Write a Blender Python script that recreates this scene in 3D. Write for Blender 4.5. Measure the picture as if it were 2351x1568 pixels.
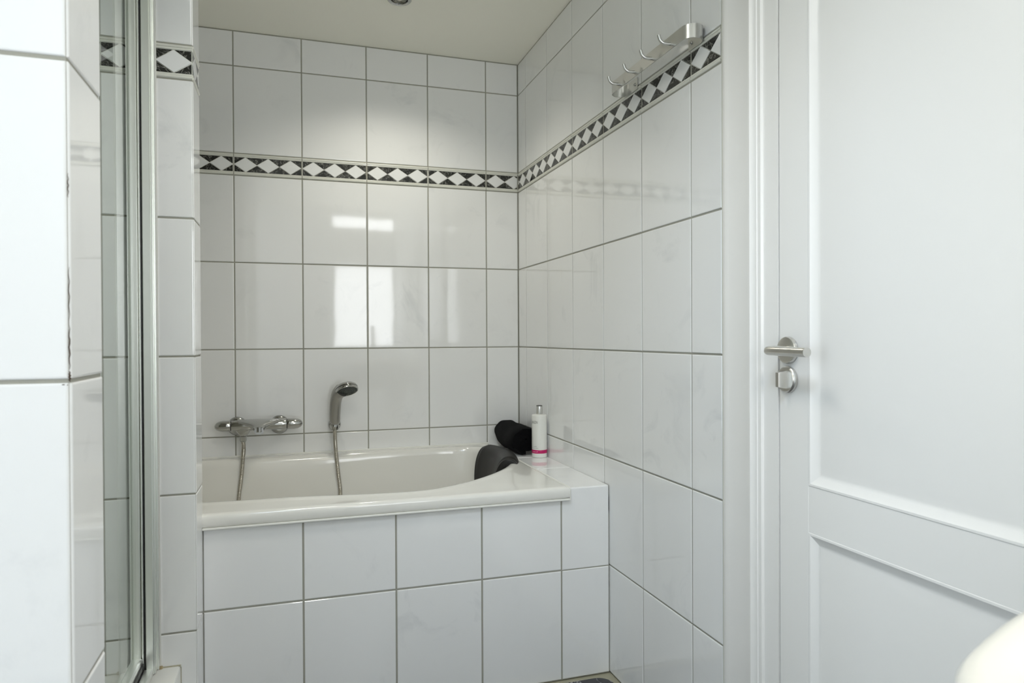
import bpy, math, random
from mathutils import Vector, Matrix
random.seed(7)
for o in list(bpy.data.objects): bpy.data.objects.remove(o)
scn = bpy.context.scene
C = scn.collection
R = math.radians

# ------------------------------------------------------------------ camera, world, lights, exposure
cam_d = bpy.data.cameras.new('camera'); cam = bpy.data.objects.new('camera', cam_d); C.objects.link(cam)
yaw, pitch, roll = .3091, -.0068, -.005
fw = Vector((math.sin(yaw)*math.cos(pitch), math.cos(yaw)*math.cos(pitch), math.sin(pitch)))
rt = Vector((math.cos(yaw), -math.sin(yaw), 0)); up = rt.cross(fw)
r2 = math.cos(roll)*rt + math.sin(roll)*up; u2 = -math.sin(roll)*rt + math.cos(roll)*up
M = Matrix.Identity(4)
for i in range(3):
    M[i][0] = r2[i]; M[i][1] = u2[i]; M[i][2] = -fw[i]
M.translation = Vector((-.9328, -2.8239, 1.0434)); M = Matrix(M)
cam.matrix_world = M
cam_d.sensor_fit = 'HORIZONTAL'; cam_d.sensor_width = 36; cam_d.lens = 36*1576.85/2351
cam_d.clip_start = .02
cam_d.dof.use_dof = True; cam_d.dof.focus_distance = 1.9; cam_d.dof.aperture_fstop = 9.0
scn.camera = cam

world = bpy.data.worlds.new('world'); scn.world = world; world.use_nodes = True
world.node_tree.nodes['Background'].inputs[0].default_value = (.62, .75, 1, 1)
world.node_tree.nodes['Background'].inputs[1].default_value = 1.0

scn.view_settings.view_transform = 'Standard'; scn.view_settings.look = 'None'
scn.view_settings.gamma = 1; scn.view_settings.exposure = 0.31
scn.view_settings.use_curve_mapping = False
scn.cycles.use_denoising = True
scn.cycles.max_bounces = 14; scn.cycles.diffuse_bounces = 10; scn.cycles.glossy_bounces = 6
scn.cycles.transmission_bounces = 8; scn.cycles.transparent_max_bounces = 12
scn.cycles.sample_clamp_indirect = 6
scn.cycles.caustics_reflective = False; scn.cycles.caustics_refractive = False

REAR_WINDOW_LIGHT = 5.4      # daylight behind the frosted panes
LEFT_FILL_LIGHT = 3.5  # unseen side window, added to light the door and right wall
def spot(name, x, y, w, size, col=(1, .96, .88), z=2.2185-.05, rad=.03, aim=None, blend=1):
    d = bpy.data.lights.new(name, 'SPOT'); d.energy = w; d.color = col; d.spot_size = math.radians(size); d.spot_blend = blend; d.shadow_soft_size = rad
    o = bpy.data.objects.new(name, d); C.objects.link(o); o.location = (x, y, z)
    if aim: o.rotation_euler = (Vector(aim)-Vector((x, y, z))).to_track_quat('-Z', 'Y').to_euler()
    return o
# energy and colour: bath spotlight first, then added fill lamps
SPOTS = [
    (-.572, -.428, 138, None, .75, 9.5, (1, .96, .84)),
    (-.85, -1.70, 150, None, .7, 16.5, (1, .98, .92)),  # fill lamp added over the middle of the floor
    (-.60, -2.95, 150, None, .7, 9, (1, .88, .70)),  # warm fill lamp added behind the camera
    (-1.45, -2.45, 120, (-1.45, -3.62, 1.15), 1, 45, (.97, .98, 1)),     # added bounce lamp, turned towards the rear wall
    (-1.02, -2.62, 62, (-.02, -1.15, .30), 1, 40, (.70, .84, 1)),      # added cool fill lamp, turned towards the wall beside the door
]
for x, y, size, aim, bl, en, colr in SPOTS:
    if en > 0: spot('spot_and_fill_beam', x, y, en, size, colr, aim=aim, blend=bl, rad=.03 if y > -1 else .14)

# ------------------------------------------------------------------ materials
def mat(name, col, rough=.5, metal=0, spec=.5, coat=0):
    m = bpy.data.materials.new(name); m.use_nodes = True
    b = m.node_tree.nodes['Principled BSDF']
    b.inputs['Base Color'].default_value = (*col, 1); b.inputs['Roughness'].default_value = rough
    b.inputs['Metallic'].default_value = metal; b.inputs['Specular IOR Level'].default_value = spec
    b.inputs['Coat Weight'].default_value = coat
    m['b'] = 1
    return m
def N(m, t, **kw):
    n = m.node_tree.nodes.new(t)
    for k, v in kw.items():
        if k in n.inputs: n.inputs[k].default_value = v
        else: setattr(n, k, v)
    return n
def L(m, a, b): m.node_tree.links.new(a, b)
def BS(m): return m.node_tree.nodes['Principled BSDF']
def coords(m, rnd=True, scale=1):
    tc = N(m, 'ShaderNodeTexCoord')
    if not rnd: return tc.outputs['Object']
    oi = N(m, 'ShaderNodeObjectInfo'); mu = N(m, 'ShaderNodeMath', operation='MULTIPLY'); mu.inputs[1].default_value = 57
    L(m, oi.outputs['Random'], mu.inputs[0])
    ad = N(m, 'ShaderNodeVectorMath', operation='ADD')
    L(m, tc.outputs['Object'], ad.inputs[0]); L(m, mu.outputs[0], ad.inputs[1])
    return ad.outputs[0]
def bump(m, co, scale, strength, dist=.001, detail=2):
    n = N(m, 'ShaderNodeTexNoise'); n.inputs['Scale'].default_value = scale; n.inputs['Detail'].default_value = detail
    L(m, co, n.inputs['Vector'])
    b = N(m, 'ShaderNodeBump'); b.inputs['Strength'].default_value = strength; b.inputs['Distance'].default_value = dist
    L(m, n.outputs['Fac'], b.inputs['Height']); L(m, b.outputs[0], BS(m).inputs['Normal'])
    return n

def tile_material(name, base, vein, amount):
    m = mat(name, base, .05, spec=.9)
    co = coords(m)
    n1 = N(m, 'ShaderNodeTexNoise'); n1.inputs['Scale'].default_value = 7; n1.inputs['Detail'].default_value = 5
    n1.inputs['Roughness'].default_value = .62; n1.inputs['Distortion'].default_value = 1.1
    L(m, co, n1.inputs['Vector'])
    r = N(m, 'ShaderNodeValToRGB'); e = r.color_ramp.elements
    e[0].position = .56; e[0].color = (0, 0, 0, 1); e[1].position = .80; e[1].color = (1, 1, 1, 1)
    L(m, n1.outputs['Fac'], r.inputs[0])
    n2 = N(m, 'ShaderNodeTexNoise'); n2.inputs['Scale'].default_value = 2.6; n2.inputs['Detail'].default_value = 3
    L(m, co, n2.inputs['Vector'])
    r2_ = N(m, 'ShaderNodeValToRGB'); e = r2_.color_ramp.elements
    e[0].position = .45; e[0].color = (0, 0, 0, 1); e[1].position = .68; e[1].color = (1, 1, 1, 1)
    L(m, n2.outputs['Fac'], r2_.inputs[0])
    mu = N(m, 'ShaderNodeMath', operation='MULTIPLY'); L(m, r.outputs[0], mu.inputs[0]); L(m, r2_.outputs[0], mu.inputs[1])
    mu2 = N(m, 'ShaderNodeMath', operation='MULTIPLY'); L(m, mu.outputs[0], mu2.inputs[0]); mu2.inputs[1].default_value = amount
    mx = N(m, 'ShaderNodeMix', data_type='RGBA'); mx.inputs[6].default_value = (*base, 1); mx.inputs[7].default_value = (*vein, 1)
    L(m, mu2.outputs[0], mx.inputs[0]); L(m, mx.outputs[2], BS(m).inputs['Base Color'])
    bump(m, co, 9, .16, .0012, 1)
    return m
TILE = tile_material('glazed_tile', (.85, .855, .855), (.52, .54, .56), .48)
CREAM = mat('border_glaze', (.74, .74, .68), .12)
GROUT = mat('grout', (.34, .335, .29), .85)
bump(GROUT, coords(GROUT, False), 300, .3)
GROUT_L = mat('light_grout', (.60, .60, .56), .8)
BMARB = mat('black_marble', (.02, .02, .018), .12)
co = coords(BMARB)
n = N(BMARB, 'ShaderNodeTexNoise'); n.inputs['Scale'].default_value = 38; n.inputs['Detail'].default_value = 6; n.inputs['Distortion'].default_value = 2.2
L(BMARB, co, n.inputs['Vector'])
r = N(BMARB, 'ShaderNodeValToRGB'); e = r.color_ramp.elements
e[0].position = .50; e[0].color = (.020, .020, .018, 1); e[1].position = .60; e[1].color = (.022, .022, .02, 1)
x = e.new(.555); x.color = (.34, .34, .31, 1); x = e.new(.535); x.color = (.05, .05, .045, 1); x = e.new(.575); x.color = (.045, .045, .04, 1)
L(BMARB, n.outputs['Fac'], r.inputs[0]); L(BMARB, r.outputs[0], BS(BMARB).inputs['Base Color'])
CEIL = mat('ceiling_paint', (.90, .885, .80), .95); bump(CEIL, coords(CEIL, False), 120, .25, .001, 3)
PLASTER = mat('wall_paint', (.86, .86, .85), .8); bump(PLASTER, coords(PLASTER, False), 80, .15)
STRIP = mat('cream_caulk', (.66, .66, .60), .6)
PAINT = mat('door_paint', (.82, .81, .79), .32); bump(PAINT, coords(PAINT, False), 14, .05, .001)
ALU = mat('brushed_aluminium', (.62, .62, .60), .30, 1)
bn = bump(ALU, coords(ALU, False), 400, .05, .0004)
ALU_P = mat('satin_profile', (.90, .92, .89), .33, 1)
GASKET = mat('black_gasket', (.01, .01, .01), .5)
CHROME = mat('chrome', (.50, .50, .485), .10, 1)
CHROME_D = mat('hose_metal', (.52, .49, .43), .22, 1)
STEEL = mat('satin_steel', (.66, .65, .62), .28, 1)
TUBM = mat('tub_acrylic', (.80, .79, .75), .10, coat=.3)
TRAYM = mat('tray_acrylic', (.80, .80, .77), .15)
BASINM = mat('ceramic_glaze', (.86, .84, .78), .12)
FOAM = mat('black_foam', (.010, .009, .008), .45, spec=.3); bump(FOAM, coords(FOAM, False), 500, .12, .0004)
TERRY = mat('black_terry', (.005, .005, .0055), .95, spec=.04)
BS(TERRY).inputs['Sheen Weight'].default_value = .03
bump(TERRY, coords(TERRY, False), 420, .8, .003, 4)
BOTTLE = mat('bottle_plastic', (.78, .78, .74), .28)
PINK = mat('magenta_band', (.52, .004, .12), .3)
PINKTXT = mat('pale_print', (.85, .55, .62), .4)
INK = mat('grey_print', (.20, .20, .18), .5)
CAP = mat('cap_metal', (.68, .68, .66), .25, .8)
CAPD = mat('cap_dark', (.05, .05, .045), .5)
RUBBER = mat('spray_face', (.045, .055, .05), .5)
SLATE = mat('dark_floor_tile', (.028, .028, .033), .22)
co = coords(SLATE); n = N(SLATE, 'ShaderNodeTexNoise'); n.inputs['Scale'].default_value = 9; n.inputs['Detail'].default_value = 6; n.inputs['Distortion'].default_value = 2
L(SLATE, co, n.inputs['Vector']); r = N(SLATE, 'ShaderNodeValToRGB'); e = r.color_ramp.elements
e[0].position = .5; e[0].color = (.026, .026, .032, 1); e[1].position = .53; e[1].color = (.03, .03, .035, 1)
x = e.new(.515); x.color = (.42, .42, .42, 1)
L(SLATE, n.outputs['Fac'], r.inputs[0]); L(SLATE, r.outputs[0], BS(SLATE).inputs['Base Color'])
SEAL = mat('beige_sealant', (.40, .38, .28), .5)
SEALW = mat('white_sealant', (.80, .80, .76), .35)
STAIN = mat('stained_sealant', (.36, .29, .16), .5)
STAIN_D = mat('dark_brown_dirt', (.06, .035, .02), .8)
LAMPD = mat('lamp_reflector', (.25, .25, .22), .15, 1)

def emit_mat(name, col, s):
    m = bpy.data.materials.new(name); m.use_nodes = True
    nt = m.node_tree; nt.nodes.clear()
    e = nt.nodes.new('ShaderNodeEmission'); e.inputs[0].default_value = (*col, 1); e.inputs[1].default_value = s
    o = nt.nodes.new('ShaderNodeOutputMaterial'); nt.links.new(e.outputs[0], o.inputs[0])
    return m
PANE_REAR = emit_mat('daylit_frosted_pane', (.95, .98, 1.0), REAR_WINDOW_LIGHT)
PANE_LEFT = emit_mat('added_side_pane_glow', (.77, .89, 1.0), LEFT_FILL_LIGHT)  # glow of the added side window

def glass_mat(name, tint, refl=1.0):
    m = bpy.data.materials.new(name); m.use_nodes = True
    nt = m.node_tree; nt.nodes.clear()
    t = nt.nodes.new('ShaderNodeBsdfTransparent'); t.inputs[0].default_value = (*tint, 1)
    g = nt.nodes.new('ShaderNodeBsdfGlossy'); g.inputs['Roughness'].default_value = .01
    fr = nt.nodes.new('ShaderNodeFresnel'); fr.inputs[0].default_value = 1.38
    ge = nt.nodes.new('ShaderNodeNewGeometry'); f = nt.nodes.new('ShaderNodeMath'); f.operation = 'MULTIPLY'
    iv = nt.nodes.new('ShaderNodeMath'); iv.operation = 'SUBTRACT'; iv.inputs[0].default_value = 1
    nt.links.new(ge.outputs['Backfacing'], iv.inputs[1]); nt.links.new(fr.outputs[0], f.inputs[0]); nt.links.new(iv.outputs[0], f.inputs[1])
    mx = nt.nodes.new('ShaderNodeMixShader'); o = nt.nodes.new('ShaderNodeOutputMaterial')
    nt.links.new(f.outputs[0], mx.inputs[0]); nt.links.new(t.outputs[0], mx.inputs[1]); nt.links.new(g.outputs[0], mx.inputs[2])
    nt.links.new(mx.outputs[0], o.inputs[0])
    return m
GLASS = glass_mat('shower_glass', (.965, .985, .97))

# ------------------------------------------------------------------ mesh helpers
class MB:
    def __init__(s): s.v = []; s.f = []
    def add(s, vs, fs):
        o = len(s.v); s.v += [tuple(p) for p in vs]; s.f += [tuple(i+o for i in f) for f in fs]; return s
    def box(s, a, b):
        x0, y0, z0 = a; x1, y1, z1 = b
        return s.add([(x0,y0,z0),(x1,y0,z0),(x1,y1,z0),(x0,y1,z0),(x0,y0,z1),(x1,y0,z1),(x1,y1,z1),(x0,y1,z1)],
                     [(3,2,1,0),(4,5,6,7),(0,1,5,4),(1,2,6,5),(2,3,7,6),(3,0,4,7)])
    def bbox(s, a, b, bev=.002):
        # bevelled box: three nested shells of corners
        c = [(a[i]+b[i])/2 for i in range(3)]; h = [abs(b[i]-a[i])/2 for i in range(3)]
        bev = min(bev, *[q*.95 for q in h])
        vs = []; idx = {}
        for sx in (-1,1):
            for sy in (-1,1):
                for sz in (-1,1):
                    for ax in range(3):
                        p = [c[i]+(sx,sy,sz)[i]*(h[i]-(0 if i == ax else bev)) for i in range(3)]
                        idx[(sx,sy,sz,ax)] = len(vs); vs.append(p)
        fs = []
        for ax in range(3):
            o1, o2 = [i for i in range(3) if i != ax]
            for sg in (-1,1):
                q = []
                for s1, s2 in ((-1,-1),(1,-1),(1,1),(-1,1)):
                    k = [0,0,0]; k[ax] = sg; k[o1] = s1; k[o2] = s2; q.append(idx[(*k, ax)])
                fs.append(q)
            for s1 in (-1,1):
                for s2 in (-1,1):
                    k0 = [0,0,0]; k1 = [0,0,0]; k0[ax] = -1; k1[ax] = 1
                    for k in (k0,k1): k[o1] = s1; k[o2] = s2
                    fs.append([idx[(*k0,o1)], idx[(*k1,o1)], idx[(*k1,o2)], idx[(*k0,o2)]])
        for sx in (-1,1):
            for sy in (-1,1):
                for sz in (-1,1): fs.append([idx[(sx,sy,sz,i)] for i in range(3)])
        return s.add(vs, fs)
    def loft(s, rings, cap0=True, cap1=True, closed=True):
        n = len(rings[0]); vs = [p for r in rings for p in r]; fs = []
        for i in range(len(rings)-1):
            for j in range(n if closed else n-1):
                k = (j+1) % n
                fs.append((i*n+j, i*n+k, (i+1)*n+k, (i+1)*n+j))
        if cap0: fs.append(tuple(range(n))[::-1])
        if cap1: fs.append(tuple((len(rings)-1)*n+j for j in range(n)))
        return s.add(vs, fs)
    def tube(s, path, rad, n=14, cap=True):
        path = [Vector(p) for p in path]; rings = []; ref = None
        for i, p in enumerate(path):
            t = (path[min(i+1, len(path)-1)]-path[max(i-1, 0)]).normalized()
            if ref is None:
                ref = Vector((0,0,1)) if abs(t.z) < .9 else Vector((1,0,0))
            a = (ref - t*ref.dot(t)).normalized(); ref = a; b = t.cross(a)
            r_ = rad(i/(len(path)-1)) if callable(rad) else (rad[i] if isinstance(rad, (list, tuple)) else rad)
            rings.append([tuple(p + a*(r_*math.cos(2*math.pi*k/n)) + b*(r_*math.sin(2*math.pi*k/n))) for k in range(n)])
        return s.loft(rings, cap, cap)
    def lathe(s, prof, origin, axis, n=32, cap0=True, cap1=True):
        # prof: (radius, distance along axis)
        ax = Vector(axis).normalized(); ref = Vector((0,0,1)) if abs(ax.z) < .9 else Vector((1,0,0))
        a = (ref - ax*ref.dot(ax)).normalized(); b = ax.cross(a); o = Vector(origin)
        rings = [[tuple(o + ax*d + a*(r_*math.cos(2*math.pi*k/n)) + b*(r_*math.sin(2*math.pi*k/n))) for k in range(n)] for r_, d in prof]
        return s.loft(rings, cap0, cap1)
    def mesh(s, name, m, smooth=None):
        me = bpy.data.meshes.new(name); me.from_pydata(s.v, [], s.f); me.update()
        import bmesh
        bm = bmesh.new(); bm.from_mesh(me); bmesh.ops.remove_doubles(bm, verts=bm.verts, dist=1e-6)
        bmesh.ops.recalc_face_normals(bm, faces=bm.faces); bm.to_mesh(me); bm.free()
        if m: me.materials.append(m)
        if smooth is not None:
            me.polygons.foreach_set('use_smooth', [True]*len(me.polygons)); me.set_sharp_from_angle(angle=R(smooth))
        return me
    def build(s, name, m, parent=None, smooth=None):
        return link(name, s.mesh(name, m, smooth), parent)
def link(name, me, parent=None):
    o = bpy.data.objects.new(name, me); C.objects.link(o)
    if parent: o.parent = parent
    return o
def tag(o, label=None, cat=None, group=None, kind=None):
    if label: o['label'] = label
    if cat: o['category'] = cat
    if group: o['group'] = group
    if kind: o['kind'] = kind
    return o
def thing(name, label, cat, loc=(0,0,0), group=None):
    o = bpy.data.objects.new(name, None); C.objects.link(o); o.location = loc; o.empty_display_size = .05
    return tag(o, label, cat, group)
def attach(o, parent):            # parent keeps the child where it stands
    o.parent = parent; o.matrix_parent_inverse = Matrix.Translation(-Vector(parent.location)); return o
def catmull(pts, n=10, closed=False):
    P = [Vector(p) for p in pts]; out = []; m = len(P)
    for i in range(m if closed else m-1):
        if closed: p0, p1, p2, p3 = P[i-1], P[i], P[(i+1) % m], P[(i+2) % m]
        else: p0, p1, p2, p3 = P[max(i-1,0)], P[i], P[i+1], P[min(i+2,m-1)]
        for k in range(n):
            t = k/n
            out.append(.5*((2*p1)+(p2-p0)*t+(2*p0-5*p1+4*p2-p3)*t*t+(3*p1-p0-3*p2+p3)*t**3))
    if not closed: out.append(P[-1])
    return out

# ------------------------------------------------------------------ layout
P, Q = .2499, .33333          # tile pitch
BZ0, BZ1 = 1.6667, 1.7503     # border course
CEILZ = 2.2186
XL, YR = -1.95, -3.62         # left wall of the bath and shower, rear wall
XW = -3.20                    # left wall of the wider part behind the camera
G = .0042                     # joint width
ROWS = [0, Q, 2*Q, 3*Q, 4*Q, 5*Q]
ROT = {'-y': (0,0,0), '-x': (0,0,-math.pi/2), '+x': (0,0,math.pi/2), '+y': (0,0,math.pi), '+z': (-math.pi/2,0,0)}

_tc = {}
def tile_mesh(w, h):
    k = (round(w,4), round(h,4))
    if k in _tc: return _tc[k]
    a, b = w/2, h/2; rings = []
    for ins, y in ((.0026,0), (.0012,.0003), (.0003,.0011), (0,.0024), (0,.008)):
        rings.append([(-a+ins,y,-b+ins),(a-ins,y,-b+ins),(a-ins,y,b-ins),(-a+ins,y,b-ins)])
    mb = MB(); mb.loft(rings)
    _tc[k] = mb.mesh('tile', TILE, None); return _tc[k]
def put(o, face, plane, c, z, tilt=.12):
    # c: coordinate along the wall (x or y)
    r_ = ROT[face]
    o.rotation_euler = (r_[0]+R(random.uniform(-tilt,tilt)), r_[1], r_[2]+R(random.uniform(-tilt,tilt)))
    if face in ('-y','+y'): o.location = (c, plane, z)
    elif face == '+z': o.location = (c, z, plane)
    else: o.location = (plane, c, z)
def tiles(parent, face, plane, us, zs, skip=None, g=G):
    us = sorted(us); zs = sorted(zs)
    for i in range(len(us)-1):
        for j in range(len(zs)-1):
            if skip and skip(us[i], us[i+1], zs[j], zs[j+1]): continue
            w, h = us[i+1]-us[i]-g, zs[j+1]-zs[j]-g
            if w < .01 or h < .01: continue
            o = link('tile', tile_mesh(w, h), parent)
            put(o, face, plane, (us[i]+us[i+1])/2, (zs[j]+zs[j+1])/2)
# decorated border tiles -----------------------------------------------------
def clip(poly, x0, x1):
    for lim, sg in ((x0,1),(x1,-1)):
        out = []
        for i in range(len(poly)):
            a, b = poly[i-1], poly[i]
            ia, ib = (a[0]-lim)*sg >= 0, (b[0]-lim)*sg >= 0
            if ia != ib:
                t = (lim-a[0])/(b[0]-a[0]); out.append((lim, a[1]+t*(b[1]-a[1])))
            if ib: out.append(b)
        poly = out
        if len(poly) < 3: return []
    return poly
def inset(poly, d):
    c = (sum(p[0] for p in poly)/len(poly), sum(p[1] for p in poly)/len(poly)); n = len(poly); out = []
    area = sum(poly[i-1][0]*poly[i][1]-poly[i][0]*poly[i-1][1] for i in range(n))
    sg = 1 if area > 0 else -1
    for i in range(n):
        p0, p1, p2 = (Vector(poly[i-1]), Vector(poly[i]), Vector(poly[(i+1) % n]))
        e1 = (p1-p0).normalized(); e2 = (p2-p1).normalized()
        n1 = Vector((-e1.y, e1.x))*sg; n2 = Vector((-e2.y, e2.x))*sg
        den = 1+n1.dot(n2); m = (n1+n2)/max(den, .25)
        out.append(tuple(p1+m*d))
    return out
_ic = {}
def inlay_mesh(poly, name, m, proud):
    k = (name, tuple((round(a,4), round(b,4)) for a, b in poly))
    if k in _ic: return _ic[k]
    p1 = inset(poly, .0005); p2 = inset(poly, .0013); mb = MB()
    mb.loft([[(a, .0022, b) for a, b in p1], [(a, .0022-proud*.6, b) for a, b in p1], [(a, .0022-proud, b) for a, b in p2]])
    _ic[k] = mb.mesh(name, m); return _ic[k]
_bc = {}
def border_mesh(w):
    k = round(w,4)
    if k in _bc: return _bc[k]
    h = BZ1-BZ0-.003; H = h/2
    prof = [(-H,.008),(-H,.001),(-H+.0008,-.0008),(-H+.003,-.0022),(-H+.0058,-.0016),(-H+.0072,.0008),(-H+.0084,-.0004),(-H+.0104,-.0006),(-H+.0122,.0006),(-H+.0128,.0022)]
    prof = prof + [(-z, y) for z, y in reversed(prof)]
    mb = MB(); a = w/2
    mb.loft([[(-a,y,z) for z,y in prof],[(a,y,z) for z,y in prof]])
    _bc[k] = mb.mesh('border_tile', CREAM, 40); return _bc[k]
def border(parent, face, plane, segs):
    # segs: (u0, u1, anchor) in wall coordinate; pattern starts at the anchor edge
    for u0, u1, anc in segs:
        w = u1-u0-.003
        if w < .01: continue
        o = link('border_tile', border_mesh(w), parent); put(o, face, plane, (u0+u1)/2, (BZ0+BZ1)/2, .05)
        flip = -1 if face in ('-x', '+y') else 1      # local +x direction in wall coordinate
        if face == '-x': flip = -1                     # rot -90: local x -> -y
        if face == '+x': flip = 1
        la = (anc-(u0+u1)/2)*flip
        la = -w/2 if la < 0 else w/2
        d = (P-.004)/3; hh = .0275; s = 1 if la < 0 else -1
        x0, x1 = -w/2+.0012, w/2-.0012
        for i in range(3):
            c = la+s*(i+.5)*d
            pl = clip([(c-d/2,0),(c,-hh),(c+d/2,0),(c,hh)], x0, x1)
            if pl and max(p[0] for p in pl)-min(p[0] for p in pl) > .006:
                link('diamond_inlay', inlay_mesh(pl, 'diamond_inlay', TILE, .0022), o)
        for i in range(4):
            c = la+s*i*d
            for sz in (-1,1):
                pl = clip([(c-d/2+.0015, sz*hh),(c+d/2-.0015, sz*hh),(c, sz*.0008)], x0, x1)
                if pl and max(p[0] for p in pl)-min(p[0] for p in pl) > .006:
                    link('triangle_inlay', inlay_mesh(pl, 'triangle_inlay', BMARB, .0012), o)
def segs(bounds, anchors=None):
    b = sorted(bounds); return [(b[i], b[i+1], b[i]) for i in range(len(b)-1)]

def struct(name, mb, m, label=None, smooth=None):
    o = mb.build(name, m, None, smooth); o['kind'] = 'structure'
    if label: o['label'] = label
    return o

# ------------------------------------------------------------------ room shell
REC = .0022
# back wall
wb = struct('wall_back', MB().box((XL-.1, REC, 0), (.10, .12, CEILZ+.05)), GROUT, 'white tiled back wall above the bathtub')
bx = [-.1434-k*P for k in range(8)]; bx = [x for x in bx if x > XL]+[XL, -.001]
tiles(wb, '-y', 0, bx, ROWS, skip=lambda a,b,c,d: d < .5)
tiles(wb, '-y', 0, bx, [BZ1, BZ1+Q, CEILZ-.002])
border(wb, '-y', 0, segs(bx))
# right wall
wr = MB(); wr.box((REC, -1.479, 0), (.12, .0, CEILZ+.05))
wr = struct('wall_right', wr, GROUT, 'white tiled wall with the hook rail')
ry = [-.1011-j*P for j in range(6)]+[-.001, -1.478]
tiles(wr, '-x', 0, ry, ROWS, skip=lambda a,b,c,d: a > -.85 and d < .5)
tiles(wr, '-x', 0, ry, [BZ1, BZ1+Q, CEILZ-.002])
s_ = []
rs = sorted(ry)
for i in range(len(rs)-1):
    s_.append((rs[i], rs[i+1], rs[i] if i == len(rs)-2 else rs[i+1]))
border(wr, '-x', 0, s_)
MB().box((-.0005, -1.508, 0), (.12, -1.479, CEILZ+.05)).build('caulk_strip', STRIP, wr)
MB().box((.0, -2.405, 2.08), (.12, -1.505, CEILZ+.05)).build('plaster_lintel', PLASTER, wr)
MB().box((.0, YR, 0), (.12, -2.405, CEILZ+.05)).build('plaster_face', PLASTER, wr)
# partition between shower and bath
PX, PY0, PY1 = -1.158, -1.005, -.888
mb = MB().box((XL, PY0+REC, 0), (PX-REC, PY1-REC, CEILZ+.05)); wp = struct('wall_partition', mb, GROUT, 'narrow tiled partition wall between shower and bath')
px = [PX-.0004, -1.254, -1.357]+[-1.357-P*k for k in (1,2)]+[XL]
tiles(wp, '-y', PY0, px, ROWS)
tiles(wp, '-y', PY0, px, [BZ1, BZ1+Q, CEILZ-.002])
border(wp, '-y', PY0, [(-1.254, PX, PX)]+segs(px[1:]))
tiles(wp, '+x', PX, [PY0+.0005, PY1], ROWS)
tiles(wp, '+x', PX, [PY0+.0005, PY1], [BZ1, BZ1+Q, CEILZ-.002])
border(wp, '+x', PX, [(PY0+.001, PY1, PY0)])
# short wall close to the camera
NX, NY0, NY1 = -1.152, -2.007, -1.880
mb = MB().box((XW-.12, NY0+REC, 0), (NX-REC, NY1-REC, CEILZ+.05)); wn = struct('wall_near', mb, GROUT, 'short tiled wall end at the left edge of the picture')
nx = [NX-.0004]+[NX-.004-P*k for k in range(1,8)]+[XW]
nb = [x for x in nx if x > XL]+[XL]
ROWN = [z-.002 for z in ROWS]
tiles(wn, '-y', NY0, nx, ROWS); tiles(wn, '-y', NY0, nx, [BZ1, BZ1+Q, CEILZ-.002]); border(wn, '-y', NY0, segs(nx))
tiles(wn, '+x', NX, [NY0+.0005, NY1], ROWS); tiles(wn, '+x', NX, [NY0+.0005, NY1], [BZ1, BZ1+Q, CEILZ-.002]); border(wn, '+x', NX, [(NY0+.001, NY1, NY0)])
tiles(wn, '+y', NY1, nb, ROWS); tiles(wn, '+y', NY1, nb, [BZ1, BZ1+Q, CEILZ-.002]); border(wn, '+y', NY1, segs(nb))
cr = MB()
for z0, z1, r0 in ((1.012, 1.058, .0005), (1.058, 1.118, .00032), (1.19, 1.215, .00035), (.999, 1.010, .0007)):
    cr.tube([(NX-.0012+.0005*math.sin(z0*900+k*1.9), NY0+.0006, z0+(z1-z0)*k/12) for k in range(13)], lambda t: r0*(.4+math.sin(math.pi*t)), 6)
cr.tube([(NX-.0105, NY0+.0012, .9955), (NX-.007, NY0+.0008, .9962), (NX-.003, NY0+.0012, .9958)], .0009, 6)
cr.build('joint_crack', STAIN_D, wn)
# left wall: tiled inside the shower, painted elsewhere
WY0, WY1, WZ0, WZ1 = -3.50, -2.15, .35, 2.1
mb = MB(); mb.box((XW-.12, YR-.12, 0), (XW, WY0, CEILZ+.05)); mb.box((XW-.12, WY1, 0), (XW, NY0+.002, CEILZ+.05))
mb.box((XW-.12, WY0, 0), (XW, WY1, WZ0)); mb.box((XW-.12, WY0, WZ1), (XW, WY1, CEILZ+.05))
mb.box((XL-.12, NY1-.002, 0), (XL, .12, CEILZ+.05))
wl = struct('wall_left', mb, PLASTER, 'white painted wall with an added frosted window')
tiles(wl, '+x', XL+.003, [NY1+.001, NY1+P, NY1+2*P, NY1+3*P, PY0], ROWS)
# rear wall with the frosted window that mirrors in the tiles
RX0, RX1, RZ0, RZ1 = -.575, -.02, .955, 2.16
mb = MB(); mb.box((XW-.12, YR-.12, 0), (RX0, YR, CEILZ+.05)); mb.box((RX1, YR-.12, 0), (.12, YR, CEILZ+.05))
mb.box((RX0, YR-.12, 0), (RX1, YR, RZ0)); mb.box((RX0, YR-.12, RZ1), (RX1, YR, CEILZ+.05))
wq = struct('wall_rear', mb, PLASTER, 'white painted wall behind the camera')
def window(name, mbf, panes, pm, label):
    w = struct(name, mbf, PAINT, label, 30)
    for a, b in panes: MB().box(a, b).build('pane', pm, w)
    return w
mb = MB(); f = .012
mb.bbox((RX0, YR-.06, RZ0), (RX0+f, YR+.0, RZ1)); mb.bbox((RX1-f, YR-.06, RZ0), (RX1, YR, RZ1))
mb.bbox((RX0, YR-.06, RZ0), (RX1, YR+.02, RZ0+f)); mb.bbox((RX0, YR-.06, RZ1-f), (RX1, YR, RZ1))
mb.bbox((RX0+f, YR-.05, 1.70), (RX1-f, YR+.0, 2.05)); mb.bbox((-.235, YR-.05, .967), (-.20, YR+.01, 1.16))
window('window_1', mb, [((RX0+f, YR-.045, RZ0+f), (RX1-f, YR-.035, 1.70)), ((RX0+f, YR-.045, 2.05), (RX1-f, YR-.035, RZ1-f))], PANE_REAR, 'frosted window behind the camera')
mb = MB(); f = .05
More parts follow.
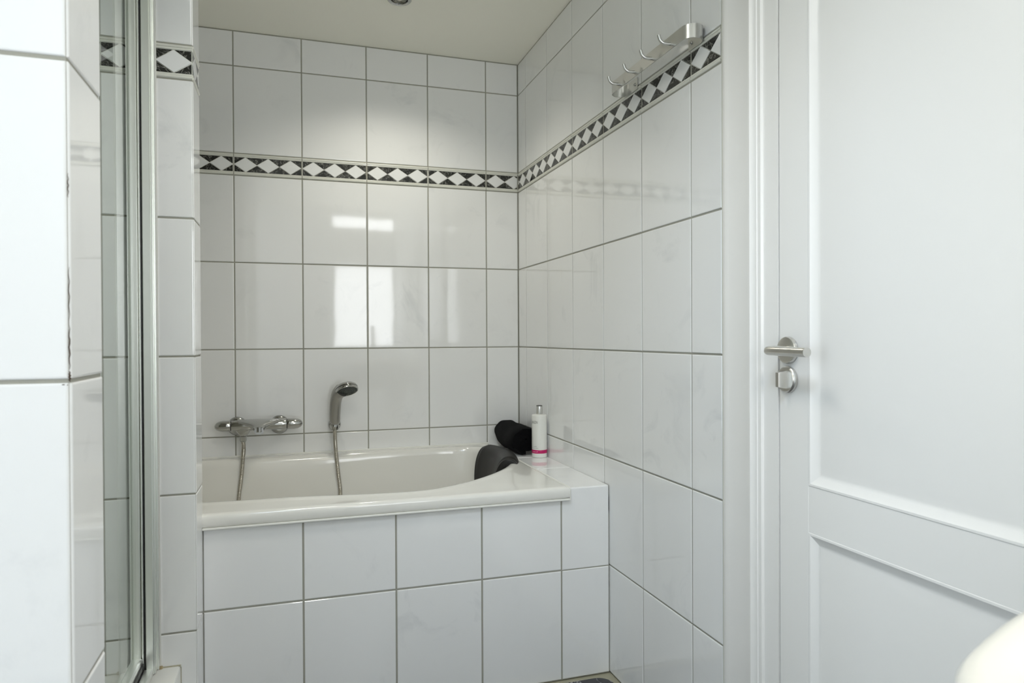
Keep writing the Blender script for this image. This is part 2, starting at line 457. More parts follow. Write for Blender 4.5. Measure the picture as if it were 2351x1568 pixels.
mb.bbox((XW-.07, WY0, WZ0), (XW+.0, WY0+f, WZ1)); mb.bbox((XW-.07, WY1-f, WZ0), (XW, WY1, WZ1))
mb.bbox((XW-.07, WY0, WZ0), (XW+.02, WY1, WZ0+f)); mb.bbox((XW-.07, WY0, WZ1-f), (XW, WY1, WZ1))
window('added_window_2', mb, [((XW-.05, WY0+f, WZ0+f), (XW-.04, WY1-f, WZ1-f))], PANE_LEFT, 'frosted window added in the left wall for side light')  # out of view, added for cool light from the left
# ceiling, floor
struct('ceiling', MB().box((XW-.12, YR-.12, CEILZ), (.12, .12, CEILZ+.1)), CEIL, 'warm grey painted ceiling')
fl = struct('floor', MB().box((XW-.12, YR-.12, -.1), (.12, .12, -.003)), SEAL, 'floor of dark stone tiles with beige joints')
def floor_tile(x0, x1, y0, y1, rc=.0):
    # tile with its far right corner rounded where the sealant runs round it
    g = .0025; x0 += g; x1 -= g; y0 += g; y1 -= g
    pts = [(x0,y0),(x1,y0)]
    if rc: pts += [(x1-rc+rc*math.cos(t), y1-rc+rc*math.sin(t)) for t in [i*math.pi/16 for i in range(9)]]
    else: pts += [(x1,y1)]
    pts += [(x0,y1)]
    c = (sum(p[0] for p in pts)/len(pts), sum(p[1] for p in pts)/len(pts))
    m2 = MB(); m2.loft([[(a,b,-.008) for a,b in pts],[(a,b,-.001) for a,b in pts],[(a+(c[0]-a)*.006,b+(c[1]-b)*.006,0) for a,b in pts]])
    return m2.build('floor_tile', SLATE, fl)
fx = [-.016, -.348, -.681, -1.014, -1.19]; fy = [-.905, -1.238, -1.571, -1.904, -2.237, -2.570, -2.903, -3.236, YR]
for i in range(len(fx)-1):
    for j in range(len(fy)-1):
        if fx[i+1] < -1.1 and -1.9 < fy[j]: pass
        floor_tile(fx[i+1], fx[i], fy[j+1], fy[j], .045 if i == 0 and j == 0 else 0)
for j in range(3, len(fy)-1):
    for x0 in (-1.523, -1.856, -2.189, -2.522, -2.855, -3.188): floor_tile(x0, x0+.333, fy[j+1], min(fy[j], -2.01))

# ------------------------------------------------------------------ bath surround: tiled panel and ledge
bp = MB().box((XL, PY1+REC, 0), (-.001, PY1+.05, .548)); bp.box((-.140, PY1+REC, .5), (-.001, PY1+.05, .581))
bp = tag(bp.build('bath_surround', GROUT), 'white tiled front under the bathtub', 'bath surround')
fxs = [-.1598-j*P for j in range(5)]+[-.0005]
fxs = [x for x in fxs if x >= PX-.01]
tiles(bp, '-y', PY1, fxs, [0, Q, .5525], skip=lambda a,b,c,d: (b > -.01 and d > .5), g=.0048)
o = link('tile', tile_mesh(.1598-.005, .583-Q-.003), bp); put(o, '-y', PY1, -.0802, (Q+.583)/2-.0008)
lg = MB().box((-.134, -.885, .50), (-.001, -.001, .5808))
lg = tag(lg.build('bath_ledge', SEALW), 'white tiled ledge at the right end of the bathtub', 'ledge')
tiles(lg, '+z', .583, [-.133, -.001], [-.8885, -.578, -.345, -.115, -.001], g=.005)
# the +z tiles span x (u) and y (z)

# ------------------------------------------------------------------ bathtub
inner = [(-1.17,-.775),(-.90,-.79),(-.71,-.822),(-.56,-.822),(-.44,-.765),(-.33,-.675),(-.24,-.57),(-.185,-.47),(-.163,-.35),(-.168,-.23),(-.205,-.135),
         (-.31,-.09),(-.6,-.082),(-1.2,-.082),(-1.6,-.095),(-1.77,-.17),(-1.83,-.4),(-1.79,-.6),(-1.66,-.715),(-1.45,-.765)]
dense = [(p.x, p.y) for p in catmull([(a,b,0) for a,b in inner], 14, True)]
cx, cy = -.98, -.44
TX0, TX1, TY0, TY1 = -1.945, -.1385, -.906, -.001
def polar(th):
    d = (math.cos(th), math.sin(th)); best = None
    for i in range(len(dense)):
        x1, y1 = dense[i-1][0]-cx, dense[i-1][1]-cy; x2, y2 = dense[i][0]-cx, dense[i][1]-cy
        den = d[0]*(y2-y1)-d[1]*(x2-x1)
        if abs(den) < 1e-12: continue
        t = (x1*(y2-y1)-y1*(x2-x1))/den; s = (x1*d[1]-y1*d[0])/den
        if t > 0 and -1e-6 <= s <= 1+1e-6: best = t if best is None else max(best, t)
    return best
ths = []
nper = 220
for i in range(nper):      # spread angles so that both ends get enough points
    u = 2*math.pi*i/nper; ths.append(math.atan2(.45*math.sin(u), .9*math.cos(u)) % (2*math.pi))
for X, Y in ((TX0,TY0),(TX1,TY0),(TX1,TY1),(TX0,TY1)): ths.append(math.atan2(Y-cy, X-cx) % (2*math.pi))
ths = sorted(ths)
def rect(th, ins):
    c, s = math.cos(th), math.sin(th); t = 1e9
    if c > 1e-9: t = min(t, (TX1-cx)/c)
    if c < -1e-9: t = min(t, (TX0-cx)/c)
    if s > 1e-9: t = min(t, (TY1-cy)/s)
    if s < -1e-9: t = min(t, (TY0-cy)/s)
    x, y = cx+c*t, cy+s*t
    return (min(max(x, TX0+ins), TX1-ins), min(max(y, TY0+ins), TY1-ins))
def smooth01(t): return t*t*(3-2*t)
ZR = .5905
rings = []
for ins, z in ((.022,.556),(.006,.5545),(.002,.557),(0,.562),(0,.578),(.0015,.584),(.005,.588),(.010,.5897),(.016,.5900)):
    rings.append([(*rect(t, ins), z) for t in ths])
rad = [polar(t) for t in ths]
def inn(k, z, grow=0):
    out = []
    for t, r_ in zip(ths, rad):
        x, y = cx+math.cos(t)*(r_+grow), cy+math.sin(t)*(r_+grow)
        # bottom outline: shorter, with a sloping back rest at the right
        bxx = -1.02+(x-cx)*.80; byy = -.43+(y-cy)*.70
        out.append((x+(bxx-x)*k, y+(byy-y)*k, z))
    return out
def lim(ring):
    return [(min(max(p[0], TX0+.02), TX1-.020), min(max(p[1], TY0+.02), TY1-.020), p[2]) for p in ring]
rings.append(lim(inn(0, .5900, .036)))
rings.append(lim(inn(0, .5925, .024)))
rings.append(lim(inn(0, .5945, .013)))
for g_, z in ((.004,.5942),(-.002,.5918),(-.0075,.587),(-.012,.579),(-.015,.569),(-.0165,.558)): rings.append(inn(0, z, g_))
for i in range(1, 15):
    t = i/14; k = .04+.62*t**1.1; z = .555-(.555-.20)*math.sin(t*math.pi/2)**.9; rings.append(inn(k, z, -.017))
rings.append(inn(.80, .176, -.017)); rings.append(inn(1.0, .170, -.017)); 
r0 = rings[-1]
for s_c in (.6, .2): rings.append([(-1.02+(p[0]+1.02)*s_c, -.43+(p[1]+.43)*s_c, .168) for p in r0])
tub = MB(); tub.loft(rings, False, True)
tub = tag(tub.build('bathtub', TUBM, None, 50), 'white built-in bathtub with a curved inner rim', 'bathtub')
# sealant lines
MB().bbox((-.1395, -.894, .5825), (-.132, -.002, .5868), .0015).build('sealant_bead', SEALW, tub)
MB().bbox((PX, PY1-.019, .5488), (-.139, PY1+.002, .5548), .0015).build('sealant_bead', SEALW, tub)
MB().bbox((-.1395, -.902, .548), (-.134, -.884, .587), .002).build('sealant_bead', SEALW, tub)

MB().bbox((-1.94, -.008, .586), (-.14, -.002, .5945), .002).build('sealant_bead', SEALW, tub)

# ------------------------------------------------------------------ bath mixer
mx_ = thing('bath_mixer', 'chrome bar bath mixer with beak spout on the back wall', 'tap', (-1.06, 0, .712))
def add(mb, name, m, parent, smooth=35, label=None):
    o = mb.build(name, m, None, smooth); attach(o, parent)
    if label: o['label'] = label
    return o
MZ, MY = .716, -.066
# body: horizontal bar swelling at both ends
def ellring(x, cy_, cz_, ry_, rz_, n=28, p=2.0):
    out = []
    for k in range(n):
        a = 2*math.pi*k/n; c, s = math.cos(a), math.sin(a)
        out.append((x, cy_+ry_*math.copysign(abs(c)**(2/p), c), cz_+rz_*math.copysign(abs(s)**(2/p), s)))
    return out
prof = [(-1.153,.0185),(-1.150,.0195),(-1.135,.021),(-1.110,.022),(-1.09,.021),(-1.07,.019),(-1.05,.0185),(-1.02,.019),(-1.00,.0205),(-.975,.0205),(-.960,.0195),(-.957,.0185)]
body = MB().loft([ellring(x, MY, MZ, r_, r_) for x, r_ in prof])
add(body, 'body', CHROME, mx_, 50)
# wide plate that narrows and drops to the spout
sp = []
for t in [i/12 for i in range(13)]:
    hw = .076*(1-smooth01(t))**1.15+.0165; y = MY+.008-.082*t; zt = MZ+.022-.004*t-.020*t**2.2; th = .012+.012*smooth01(t)
    xc = -1.056+.003*t; n_ = 20; ring = []
    for k in range(n_):
        a = 2*math.pi*k/n_; c, s = math.cos(a), math.sin(a)
        ring.append((xc+hw*math.copysign(abs(c)**.7, c), y, zt-th/2+th/2*math.copysign(abs(s)**.8, s)))
    sp.append(ring)
spo = add(MB().loft(sp), 'spout', CHROME, mx_, 60)
nz = MB().lathe([(.0125,0),(.0135,.001),(.0135,.018),(.0125,.019),(.010,.0192),(.010,.014)], (-1.053, MY-.064, MZ+.000), (0,0,-1), 24)
n_o = nz.build('aerator', CHROME, None, 35); attach(n_o, spo); n_o.matrix_parent_inverse = Matrix.Identity(4)
spo_inv = Matrix.Translation(-Vector(mx_.location))
# diverter drop on the left
add(MB().loft([[(p[0], p[1], z) for p in [(-1.112+rx*math.cos(2*math.pi*k/24), MY+ry_*math.sin(2*math.pi*k/24)) for k in range(24)]] for z, rx, ry_ in
     ((MZ-.004,.030,.020),(MZ-.018,.027,.020),(MZ-.028,.021,.018),(MZ-.036,.015,.0145),(MZ-.040,.0118,.0118))]), 'diverter', CHROME, mx_, 60)
add(MB().lathe([(.0095,0),(.0118,.001),(.0118,.017),(.010,.019),(.010,.022)], (-1.112, MY, MZ-.040), (0,0,-1), 8), 'hose_nut', CHROME, mx_, 25)
for sx, x0, lab in ((-1,-1.155,'chrome bullet-shaped handle'),(1,-.955,'chrome bullet-shaped handle')):
    h = MB().lathe([(.0165,0),(.0195,.0008),(.0205,.004),(.0205,.026),(.0185,.038),(.0145,.048),(.008,.0545),(.002,.0565)], (x0, MY, MZ), (sx,0,0), 32)
    ho = add(h, 'handle', CHROME, mx_, 50)
    add(MB().lathe([(.0178,-.0022),(.0178,.0012)], (x0, MY, MZ), (sx,0,0), 28), 'gap_ring', GASKET, mx_, 40)
for x in (-1.137, -.984):
    add(MB().lathe([(.036,0),(.0355,.004),(.031,.010),(.022,.014),(.016,.016),(.016,.060)], (x, 0, .707), (0,-1,0), 40), 'escutcheon', CHROME, mx_, 45)

# ------------------------------------------------------------------ hand shower, its bracket and hose
br = thing('shower_bracket', 'round chrome wall bracket holding the hand shower', 'bracket', (-.778, 0, .70))
add(MB().lathe([(.0245,0),(.024,.004),(.019,.011),(.012,.014),(.0105,.016),(.0105,.040)], (-.776, 0, .698), (0,-1,0), 36), 'escutcheon', CHROME, br, 45)
add(MB().lathe([(.0125,0),(.0155,.002),(.0155,.034),(.0135,.037),(.0128,.037),(.0115,.004)], (-.778, -.052, .684), (0,-.12,1), 28), 'socket', CHROME, br, 40)
hs = thing('hand_shower', 'grey chrome hand shower with a round tilted head', 'shower head', (-.778, -.055, .70))
hp = catmull([(-.778,-.056,.690),(-.778,-.058,.712),(-.778,-.061,.735),(-.777,-.066,.765),(-.775,-.074,.797),(-.768,-.086,.825),(-.755,-.100,.840)], 8)
def hr(t):
    for a, b, ra, rb in ((0,.12,.0095,.012),(.12,.16,.012,.0185),(.16,.24,.0185,.0205),(.24,.75,.0205,.0225),(.75,1.01,.0225,.028)):
        if t <= b: return ra+(rb-ra)*(t-a)/(b-a)
    return .028
HANDM = mat('satin_grey_chrome', (.42, .41, .39), .32, .85)
add(MB().tube(hp, hr, 24), 'handle', HANDM, hs, 50)
hc = Vector((-.735, -.118, .838)); hn = Vector((.13, -.50, -.86)).normalized()
add(MB().lathe([(.018,-.031),(.030,-.027),(.039,-.020),(.0425,-.013),(.0425,-.010)], hc, hn, 40), 'head_shell', CHROME, hs, 45)
add(MB().lathe([(.0405,-.010),(.0405,-.0075)], hc, hn, 40), 'gap_ring', GASKET, hs, 45)
add(MB().lathe([(.0425,-.0075),(.0435,-.004),(.0425,.001),(.040,.002),(.0385,.0005)], hc, hn, 40), 'rim_ring', CHROME, hs, 45)
sf = MB(); sf.lathe([(.0385,-.001),(.0385,.0012),(.030,.0016)], hc, hn, 40)
a_ = hn.orthogonal().normalized(); b_ = hn.cross(a_)
for rr, nn in ((.008,6),(.016,12),(.024,18),(.032,24)):
    for k in range(nn):
        t = 2*math.pi*k/nn; p = hc+a_*(rr*math.cos(t))+b_*(rr*math.sin(t))
        sf.lathe([(.0011,.001),(.0009,.0034)], p, hn, 6)
add(sf, 'spray_face', RUBBER, hs, 45, 'dark grey spray face')
# hose: ribbed metal, one line from the mixer down into the tub and up to the hand shower
key = [(-1.112,-.066,.655),(-1.1105,-.070,.63),(-1.112,-.092,.596),(-1.117,-.105,.53),(-1.127,-.112,.44),(-1.125,-.18,.34),(-1.08,-.30,.24),(-.98,-.38,.205),
       (-.86,-.32,.235),(-.785,-.20,.32),(-.763,-.115,.43),(-.769,-.105,.52),(-.7765,-.095,.60),(-.778,-.068,.645),(-.778,-.056,.672),(-.778,-.056,.690)]
hpth = catmull(key, 60)
# resample evenly
L_ = [0]
for i in range(1, len(hpth)): L_.append(L_[-1]+(hpth[i]-hpth[i-1]).length)
step = .00115; pts = []; i = 0; s = 0
while s < L_[-1]:
    while L_[i+1] < s: i += 1
    pts.append(hpth[i].lerp(hpth[i+1], (s-L_[i])/(L_[i+1]-L_[i]+1e-9))); s += step
rads = [.0072+(.0009 if k % 4 < 2 else -.0004) for k in range(len(pts))]
hose = MB().tube(pts, rads, 10)
hose = tag(hose.build('shower_hose', CHROME_D, None, 60), 'ribbed metal shower hose hanging into the bathtub', 'hose')

# ------------------------------------------------------------------ head pillow over the tub rim
def pillow():
    mb = MB(); rings = []
    path = catmull([(-.200,-.175,0),(-.182,-.235,0),(-.170,-.31,0),(-.171,-.38,0),(-.186,-.455,0),(-.206,-.508,0)], 8)
    n = len(path)
    for i, p in enumerate(path):
        t = (path[min(i+1,n-1)]-path[max(i-1,0)]).normalized(); inw = Vector((t.y, -t.x, 0))
        if inw.x > 0: inw = -inw
        u = i/(n-1); e = min(1, math.sin(math.pi*min(max(u,.0),1))**.35+.0) if 0 < u < 1 else 0
        e = .55+.45*e
        # section outline: d towards the basin, z up
        mid = [(-.030,.592),(-.021,.601),(-.007,.607),(.008,.606),(.021,.598),(.032,.578),(.041,.550),(.048,.512),(.054,.470)]
        th = [.003,.008,.012,.014,.016,.018,.018,.014,.006]
        up_, lo = [], []
        for j, (d, z) in enumerate(mid):
            d0, z0 = mid[max(j-1,0)]; d1, z1 = mid[min(j+1,len(mid)-1)]
            l = math.hypot(d1-d0, z1-z0); nx_, nz_ = -(z1-z0)/l, (d1-d0)/l
            w = th[j]*e
            up_.append((d+nx_*w*1.0, z+nz_*w*1.0)); lo.append((d-nx_*w*.35, z-nz_*w*.35))
        sec = up_+lo[::-1]
        rings.append([tuple(p+inw*d+Vector((0,0,z-(.006 if u > .9 or u < .1 else 0)))) for d, z in sec])
    mb.loft(rings); return mb
pl = pillow().build('bath_pillow', FOAM, None, 60)
sub = pl.modifiers.new('sub', 'SUBSURF'); sub.levels = 2; sub.render_levels = 2
tag(pl, 'black foam bath pillow hooked over the tub rim', 'bath pillow')

# ------------------------------------------------------------------ rolled towel
def towel():
    mb = MB(); turns = 3.4; n = 150; thick = .0155
    Y0, Y1, ns = -.022, -.312, 26; rings = []
    for j in range(ns+1):
        v = j/ns; y = Y0+(Y1-Y0)*v; out = []; inn_ = []
        for i in range(n+1):
            u = i/n; a = u*turns*2*math.pi+2.2; r_ = .008+.053*u
            wob = 1+.035*math.sin(3*a+5*v)+.02*math.sin(7*a-11*v)+.02*math.sin(14*v+a)
            r_ *= wob*(1-.05*math.cos(math.pi*(v-.5))*0)
            endr = 1-.10*max(0, abs(v-.5)*2-.88)/.12*(u)
            for lst, rr in ((out, r_*endr), (inn_, max(.002, r_*endr-thick*.86))):
                x = rr*math.cos(a)*1.03; z = rr*math.sin(a)*.96
                z = max(z, -.0575); lst.append((x, z))
        yy = y+.0
        ring = [(-.0705+x+.012*(.5-v)*1.0, yy, .6415+z) for x, z in out+inn_[::-1]]
        rings.append(ring)
    mb.loft(rings, False, False)
    # caps as strips between outer and inner lines
    m = len(rings[0])
    for r_ in (rings[0], rings[-1]):
        vs = list(r_); h = m//2; mb.add(vs, [(i, i+1, m-2-i, m-1-i) for i in range(h-1)])
    return mb
tw = towel().build('rolled_towel', TERRY, None, 50)
tag(tw, 'black towel rolled up on the ledge in the corner', 'towel')

# ------------------------------------------------------------------ bottle
BX, BY, BZ = -.0345, -.350, .5833
bt = thing('shampoo_bottle', 'tall white bottle with a magenta band and silver cap', 'bottle', (BX, BY, BZ))
r_ = .0292
add(MB().lathe([(.020,.0),(.0275,.0003),(.0288,.0015),(r_,.004),(r_,.157),(.0285,.1605),(.0265,.1625),(.013,.1642),(.0115,.1648)], (BX,BY,BZ), (0,0,1), 48), 'body', BOTTLE, bt, 40)
bd = add(MB().lathe([(r_+.0002,.0165),(r_+.0003,.0167),(r_+.0003,.0295),(r_+.0002,.0297)], (BX,BY,BZ), (0,0,1), 48, False, False), 'band', PINK, bt, 40, 'magenta band with pale print')
cp = add(MB().lathe([(.0112,.164),(.0125,.1645),(.0128,.1665),(.0122,.1925),(.0118,.1945)], (BX,BY,BZ), (0,0,1), 36), 'cap', CAP, bt, 40, 'silver cap with dark top')
o = MB().lathe([(.0117,.1944),(.0114,.1965),(.010,.1970)], (BX,BY,BZ), (0,0,1), 36).build('cap_top', CAPD, None, 40)
o.parent = cp
def wrap_text(txt, size, z, ang, m, name, parent_fix, sx=1.0):
    cu = bpy.data.curves.new(name, 'FONT'); cu.body = txt; cu.size = size; cu.align_x = 'LEFT'; cu.resolution_u = 2
    to = bpy.data.objects.new(name+'_tmp', cu); C.objects.link(to)
    bpy.context.view_layer.update()
    me = bpy.data.meshes.new_from_object(to.evaluated_get(bpy.context.evaluated_depsgraph_get()))
    bpy.data.objects.remove(to)
    import bmesh
    bm = bmesh.new(); bm.from_mesh(me)
    for v in bm.verts:
        a = ang+v.co.x*sx/r_; zz = z+v.co.y; rr = r_+.0005
        v.co = (BX+rr*math.cos(a), BY+rr*math.sin(a), BZ+zz)
    bm.to_mesh(me); bm.free(); me.materials.clear(); me.materials.append(m); me.name = name
    o = link(name, me); return o
# direction from the bottle to the camera
ca = math.atan2(-2.824-BY, -.933-BX)
def cyl_mesh_child(o, par, lab=None):
    if par is bt: attach(o, bt)
    else: o.parent = par
    if lab: o['label'] = lab
cyl_mesh_child(wrap_text('JANZEN', .0147, .1300, ca-1.22, INK, 'lettering', bt, .56), bt, 'tall thin grey lettering')
cyl_mesh_child(wrap_text('fuchsia 69', .0060, .0212, ca-1.10, PINKTXT, 'band_lettering', bd, 1.1), bd)
pr_ = MB()
for z, a0, a1 in ((.0425,ca-.88,ca-.33),(.0360,ca-1.05,ca-.13)):
    k = 0; a = a0
    while a < a1:
        b = a+.035+.03*((k*7) % 3); hgt = .0009 if k % 4 else .0013
        q = [(BX+(r_+.0004)*math.cos(t), BY+(r_+.0004)*math.sin(t)) for t in (a, min(b, a1))]
        pr_.add([(*q[0],BZ+z),(*q[1],BZ+z),(*q[1],BZ+z+hgt),(*q[0],BZ+z+hgt)], [(0,1,2,3)])
        a = b+.022; k += 1
add(pr_, 'small_print', INK, bt, None, 'two lines of tiny grey print')

# ------------------------------------------------------------------ hook rail
hk = thing('hook_rail', 'brushed aluminium rail with four coat hooks on the right wall', 'coat rack', (0, -1.21, 1.757))
HZ0, HZ1 = 1.7405, 1.7735
yA, yB, rr = -1.032, -1.398, .0255
path = []
cxr = -.0265
path += [(cxr+rr-.0005, yA-.052), (cxr+rr-.0005, yA-.02)]
path += [(cxr+rr*math.cos(t), yA+rr*math.sin(t)) for t in [math.pi*i/20 for i in range(21)]]
path += [(cxr-rr, yA+(yB-yA)*i/12) for i in range(1, 12)]
path += [(cxr+rr*math.cos(t), yB+rr*math.sin(t)) for t in [math.pi+math.pi*i/20 for i in range(21)]]
path += [(cxr+rr-.0005, yB+.02), (cxr+rr-.0005, yB+.052)]
th = .0022; ra = []
for i, p in enumerate(path):
    a, b = path[max(i-1,0)], path[min(i+1,len(path)-1)]; l = math.hypot(b[0]-a[0], b[1]-a[1]); nx_, ny_ = (b[1]-a[1])/l*th/2, -(b[0]-a[0])/l*th/2
    ra.append([(p[0]+nx_,p[1]+ny_,HZ0),(p[0]-nx_,p[1]-ny_,HZ0),(p[0]-nx_,p[1]-ny_,HZ1),(p[0]+nx_,p[1]+ny_,HZ1)])
add(MB().loft(ra), 'rail_strip', ALU, hk, 40)
for y in (-1.067,-1.160,-1.254,-1.345):
    pth = catmull([(-.051,y,1.754),(-.061,y+.0005,1.7535),(-.071,y+.001,1.7545),(-.078,y+.0015,1.7595),(-.0815,y+.002,1.767),(-.083,y+.002,1.7735)], 6)
    hb = MB().tube(pth, lambda t: .0042 if t < .97 else .0030, 14)
    add(hb, 'hook', ALU, hk, 50)
for y in (yA-.038, yB+.038):
    add(MB().lathe([(.0045,0),(.0045,.0012),(.003,.003),(.001,.0034)], (-.003, y, 1.757), (-1,0,0), 18), 'screw', CHROME, hk, 40)

# ------------------------------------------------------------------ door, frame and casing in the right wall
DY0, DY1 = -2.375, -1.6715       # hinge side, latch side
DXF = .0                          # face of the leaf
cz = MB()
prof = [(-1.5005,.0),(-1.5005,-.010),(-1.503,-.0145),(-1.508,-.0165),(-1.515,-.017),(-1.524,-.0155),(-1.527,-.0150),(-1.590,-.0150),(-1.594,-.0165),(-1.599,-.0165),(-1.603,-.0135),
        (-1.610,-.0105),(-1.6135,-.0105),(-1.615,-.0085),(-1.624,-.0080),(-1.626,-.0025),(-1.640,-.0015),(-1.6685,-.0015),(-1.6685,.03),(-1.5005,.03)]
cz.loft([[(x,y,0) for y,x in prof],[(x,y,2.12) for y,x in prof]])
prof2 = [(-2.3785-(y+1.6685), x) for y, x in prof]
cz.loft([[(x,y,0) for y,x in prof2],[(x,y,2.12) for y,x in prof2]])
cz.bbox((-.012, -2.43, 2.03), (.03, -1.60, 2.12), .002)
struct('trim_1', cz, PAINT, 'white moulded door casing on the right wall', 30)
SW = .081; UZ0, UZ1, LZ0, LZ1 = .757, 1.93, .13, .669
dl = MB(); e = .0012
dl.bbox((DXF, DY1-SW, .008), (DXF+.04, DY1, 2.028), e)
dl.bbox((DXF, DY0, .008), (DXF+.04, DY0+SW, 2.028), e)
for z0, z1 in ((.008, LZ0), (LZ1, UZ0), (UZ1, 2.028)): dl.box((DXF+.0003, DY0+SW, z0), (DXF+.04, DY1-SW, z1))
dr = struct('door_1', dl, PAINT, 'white panelled door, closed', 30)
dr['kind'] = 'structure'
def panel(z0, z1):
    y0, y1 = DY0+SW, DY1-SW
    steps = [(0,.0),(.0012,-.0008),(.005,-.0008),(.008,.001),(.018,.0055),(.023,.0068),(.026,.0068),(.040,.0055),(.048,.0050)]
    m2 = MB(); m2.loft([[(DXF+d,y0+i,z0+i),(DXF+d,y1-i,z0+i),(DXF+d,y1-i,z1-i),(DXF+d,y0+i,z1-i)] for i, d in steps], False, True)
    o = m2.build('door_panel', PAINT, dr, 20); return o
panel(UZ0, UZ1); panel(LZ0, LZ1)
MB().box((.041, -2.42, 0), (.06, -1.62, 2.05)).build('door_stop', PAINT, dr)
# lever handle
hd = MB().lathe([(.0255,0),(.0265,.001),(.0265,.0065),(.0255,.0085),(.0235,.0092),(.012,.0095)], (-.0005, -1.7, 1.0145), (-1,0,0), 48)
hd = hd.build('door_handle', STEEL, dr, 35); hd['label'] = 'satin steel lever handle on a round rose'
lv = [(-.008,-1.7,1.0145),(-.03,-1.7,1.0145),(-.042,-1.7,1.0145),(-.0495,-1.7025,1.0142),(-.054,-1.708,1.014),(-.0555,-1.716,1.014)]
lv = catmull(lv, 6)+[Vector((-.0555,-1.716-.097*k/6,1.014-.0012*k/6)) for k in range(1,7)]
lv_o = MB().tube(lv, .0090, 28).build('lever', STEEL, hd, 45)
lk = MB().lathe([(.0262,0),(.0265,.001),(.0262,.006),(.0245,.0075),(.0235,.0095),(.012,.0098)], (-.0005, -1.6985, .9565), (-1,0,0), 48)
lk = lk.build('lock_rose', STEEL, dr, 35); lk['label'] = 'satin steel round privacy lock'
tt = MB()
def trap(x, hy, hz, cyy=-1.6985, czz=.9565): return [(x, cyy-hy, czz-hz), (x, cyy+hy, czz-hz), (x, cyy+hy, czz+hz), (x, cyy-hy, czz+hz)]
tt.loft([trap(-.0085,.0060,.0172), trap(-.011,.0062,.0175), trap(-.025,.0052,.0150), trap(-.028,.0042,.0140)])
tt.build('thumb_turn', STEEL, lk, 20)

# ------------------------------------------------------------------ shower: tray, door
tr = MB(); TRX = -1.1955; TZ = .2545
x0, x1, y0, y1 = XL+.003, TRX, NY1+.003, PY0-.0012
prof = [(0,0),(0,TZ-.006),(.002,TZ-.002),(.006,TZ)]
rg = [[(x0+i,y0+i,z),(x1-i,y0+i,z),(x1-i,y1-i*.3,z),(x0+i,y1-i*.3,z)] for i, z in prof]
rg += [[(x0+i,y0+i,z),(x1-i-.03,y0+i,z),(x1-i-.03,y1-i,z),(x0+i,y1-i,z)] for i, z in ((.05,TZ),(.056,TZ-.003),(.075,TZ-.055),(.11,TZ-.075))]
tr.loft(rg, False, True)
tr = tag(tr.build('shower_tray', TRAYM, None, 30), 'raised white shower tray at the foot of the partition', 'shower tray')
MB().bbox((-1.238, PY0-.0035, TZ-.001), (TRX+.001, PY0+.001, TZ+.0022), .001).build('sealant_bead', SEAL, tr)
MB().bbox((-1.243, PY0-.008, TZ-.004), (-1.234, PY0+.001, TZ+.006), .002).build('sealant_blob', STAIN, tr)
MB().bbox((TRX-.0005, PY0-.002, .0), (TRX+.0015, PY0+.001, TZ-.003), .0006).build('sealant_bead', SEAL, tr)

sd = thing('shower_door', 'framed glass shower door with aluminium profiles beside the tiled partition', 'shower door', (-1.27, -1.45, TZ))
DT = 2.15; GX = -1.283
yp = PY0-.001
# wall profile: channel fixed on the partition
wpz0 = TZ+.001
add(MB().bbox((-1.2645, yp-.034, wpz0), (-1.2475, yp, DT), .0015), 'wall_profile', ALU_P, sd, 30)
add(MB().bbox((-1.2475, yp-.030, wpz0), (-1.2448, yp, DT), .001).bbox((-1.2448, yp-.010, wpz0), (-1.2405, yp, DT), .001), 'cover_lip', ALU_P, sd, 30)
add(MB().box((-1.2405, yp-.002, wpz0), (-1.2375, yp+.0005, DT)), 'sealant_bead', SEALW, sd)
add(MB().box((-1.2690, yp-.026, wpz0), (-1.2644, yp-.002, DT)), 'gasket', GASKET, sd)
# door stile with the glass edge
add(MB().bbox((-1.2725, yp-.034, wpz0+.012), (-1.2690, yp-.012, DT), .001), 'edge_lip', ALU_P, sd, 30)
add(MB().box((-1.2752, yp-.030, wpz0+.012), (-1.2725, yp-.012, DT)), 'groove', LAMPD, sd)
add(MB().bbox((-1.2958, yp-.034, wpz0+.012), (-1.2750, yp-.010, DT), .002), 'stile', ALU_P, sd, 30)
add(MB().box((-1.2880, NY1+.02, wpz0+.03), (-1.2830, yp-.012, DT-.02)), 'glass_pane', GLASS, sd)
rl = MB().bbox((-1.2950, NY1+.012, wpz0+.018), (-1.2720, yp-.034, wpz0+.044), .003)
add(rl, 'bottom_rail', ALU_P, sd, 30)
add(MB().bbox((-1.2690, NY1+.003, wpz0-.001), (-1.2490, yp-.034, wpz0+.016), .003), 'sill_profile', ALU_P, sd, 30)
add(MB().box((-1.2722, NY1+.012, wpz0+.001), (-1.2690, yp-.034, wpz0+.03)), 'sill_gasket', GASKET, sd)
add(MB().bbox((-1.2958, NY1+.002, wpz0+.012), (-1.2720, NY1+.026, DT), .002), 'stile', ALU_P, sd, 30)
add(MB().bbox((-1.2958, NY1+.002, DT), (-1.2475, yp, DT+.035), .003), 'top_rail', ALU_P, sd, 30)

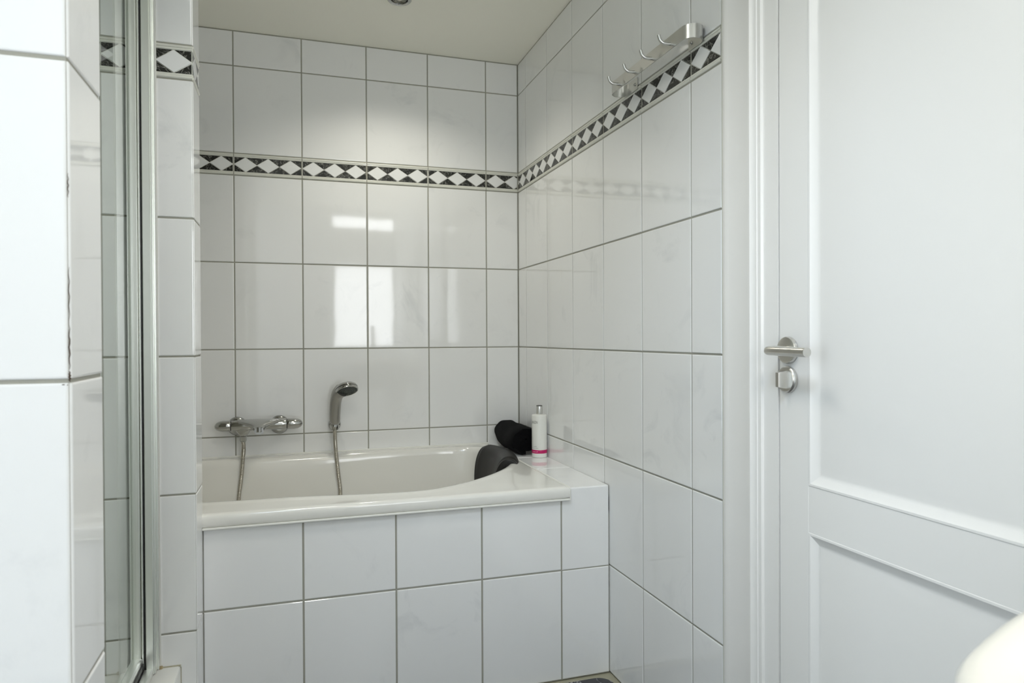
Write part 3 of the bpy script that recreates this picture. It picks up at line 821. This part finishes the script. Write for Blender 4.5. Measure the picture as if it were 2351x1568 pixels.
# ------------------------------------------------------------------ ceiling downlight
dlx, dly = -.572, -.428
dn = thing('ceiling_spotlight', 'small recessed spotlight with a chrome ring in the ceiling', 'spotlight', (dlx, dly, CEILZ))
add(MB().lathe([(.0425,0),(.0425,.003),(.039,.0065),(.032,.007),(.0285,.004),(.0275,-.004)], (dlx,dly,CEILZ-.0005), (0,0,-1), 48, False, False), 'ring', CHROME, dn, 45)
add(MB().lathe([(.0278,.0035),(.026,.001),(.025,-.006)], (dlx,dly,CEILZ-.0005), (0,0,-1), 40, False, False), 'dark_gap', GASKET, dn, 45)
add(MB().lathe([(.0245,-.004),(.0245,.004),(.022,.0055),(.018,.001),(.010,-.001),(.002,-.0015)], (dlx,dly,CEILZ-.0005), (0,0,-1), 40), 'lamp', LAMPD, dn, 45)

def copy_tree(o, parent=None):
    c = o.copy(); C.objects.link(c)
    if parent: c.parent = parent
    for ch in list(o.children): copy_tree(ch, c)
    return c
for x, y, lab in ((-.85, -1.70, 'added fill spotlight in the ceiling above the floor between shower and door'), (-.60, -2.95, 'added fill spotlight in the ceiling above the washbasin'), (-1.45, -2.45, 'added fill spotlight in the ceiling turned to the rear wall'), (-1.02, -2.62, 'added fill spotlight in the ceiling turned to the tiles beside the door')):  # unseen fittings, added where the fill lamps hang
    c = copy_tree(dn); c.location = (x, y, CEILZ); c['label'] = lab; c['group'] = 'recessed ceiling spotlights'
dn['group'] = 'recessed ceiling spotlights'

# ------------------------------------------------------------------ washbasin close to the lens, lower right corner
wbs = thing('washbasin', 'cream white washbasin edge, out of focus in the lower right corner', 'washbasin', (-.27, -2.68, 0))
BZT = .85
bo = catmull([(-.003,-2.43,0),(-.22,-2.436,0),(-.40,-2.461,0),(-.50,-2.490,0),(-.575,-2.53,0),(-.605,-2.60,0),(-.61,-2.70,0),(-.60,-2.80,0),(-.555,-2.88,0),(-.40,-2.95,0),(-.22,-2.97,0),(-.003,-2.975,0)], 8)
def bring(sc, z, cxx=-.25, cyy=-2.69, gx=0):
    return [(min(-.002, cxx+(p.x-cxx)*sc+gx), cyy+(p.y-cyy)*sc, z) for p in bo]
rg = [bring(.62,.62),bring(.85,.70),bring(.955,.77),bring(.985,.80),bring(.992,.82),bring(1.0,.835),bring(1.0,.843),bring(.985,.849),bring(.96,BZT),bring(.90,BZT-.001),bring(.87,.84),bring(.84,.80),bring(.70,.72),bring(.35,.69)]
add(MB().loft(rg), 'bowl', BASINM, wbs, 50)
add(MB().lathe([(.11,0),(.10,.03),(.075,.15),(.075,.45),(.10,.64)], (-.17,-2.69,0), (0,0,1), 32), 'pedestal', BASINM, wbs, 40)
add(MB().lathe([(.022,0),(.021,.05),(.016,.06),(.002,.062)], (-.09,-2.69,BZT-.002), (0,0,1), 24).tube([(-.09,-2.69,BZT+.035),(-.13,-2.69,BZT+.045),(-.17,-2.69,BZT+.035)], .009, 16), 'basin_tap', CHROME, wbs, 40)
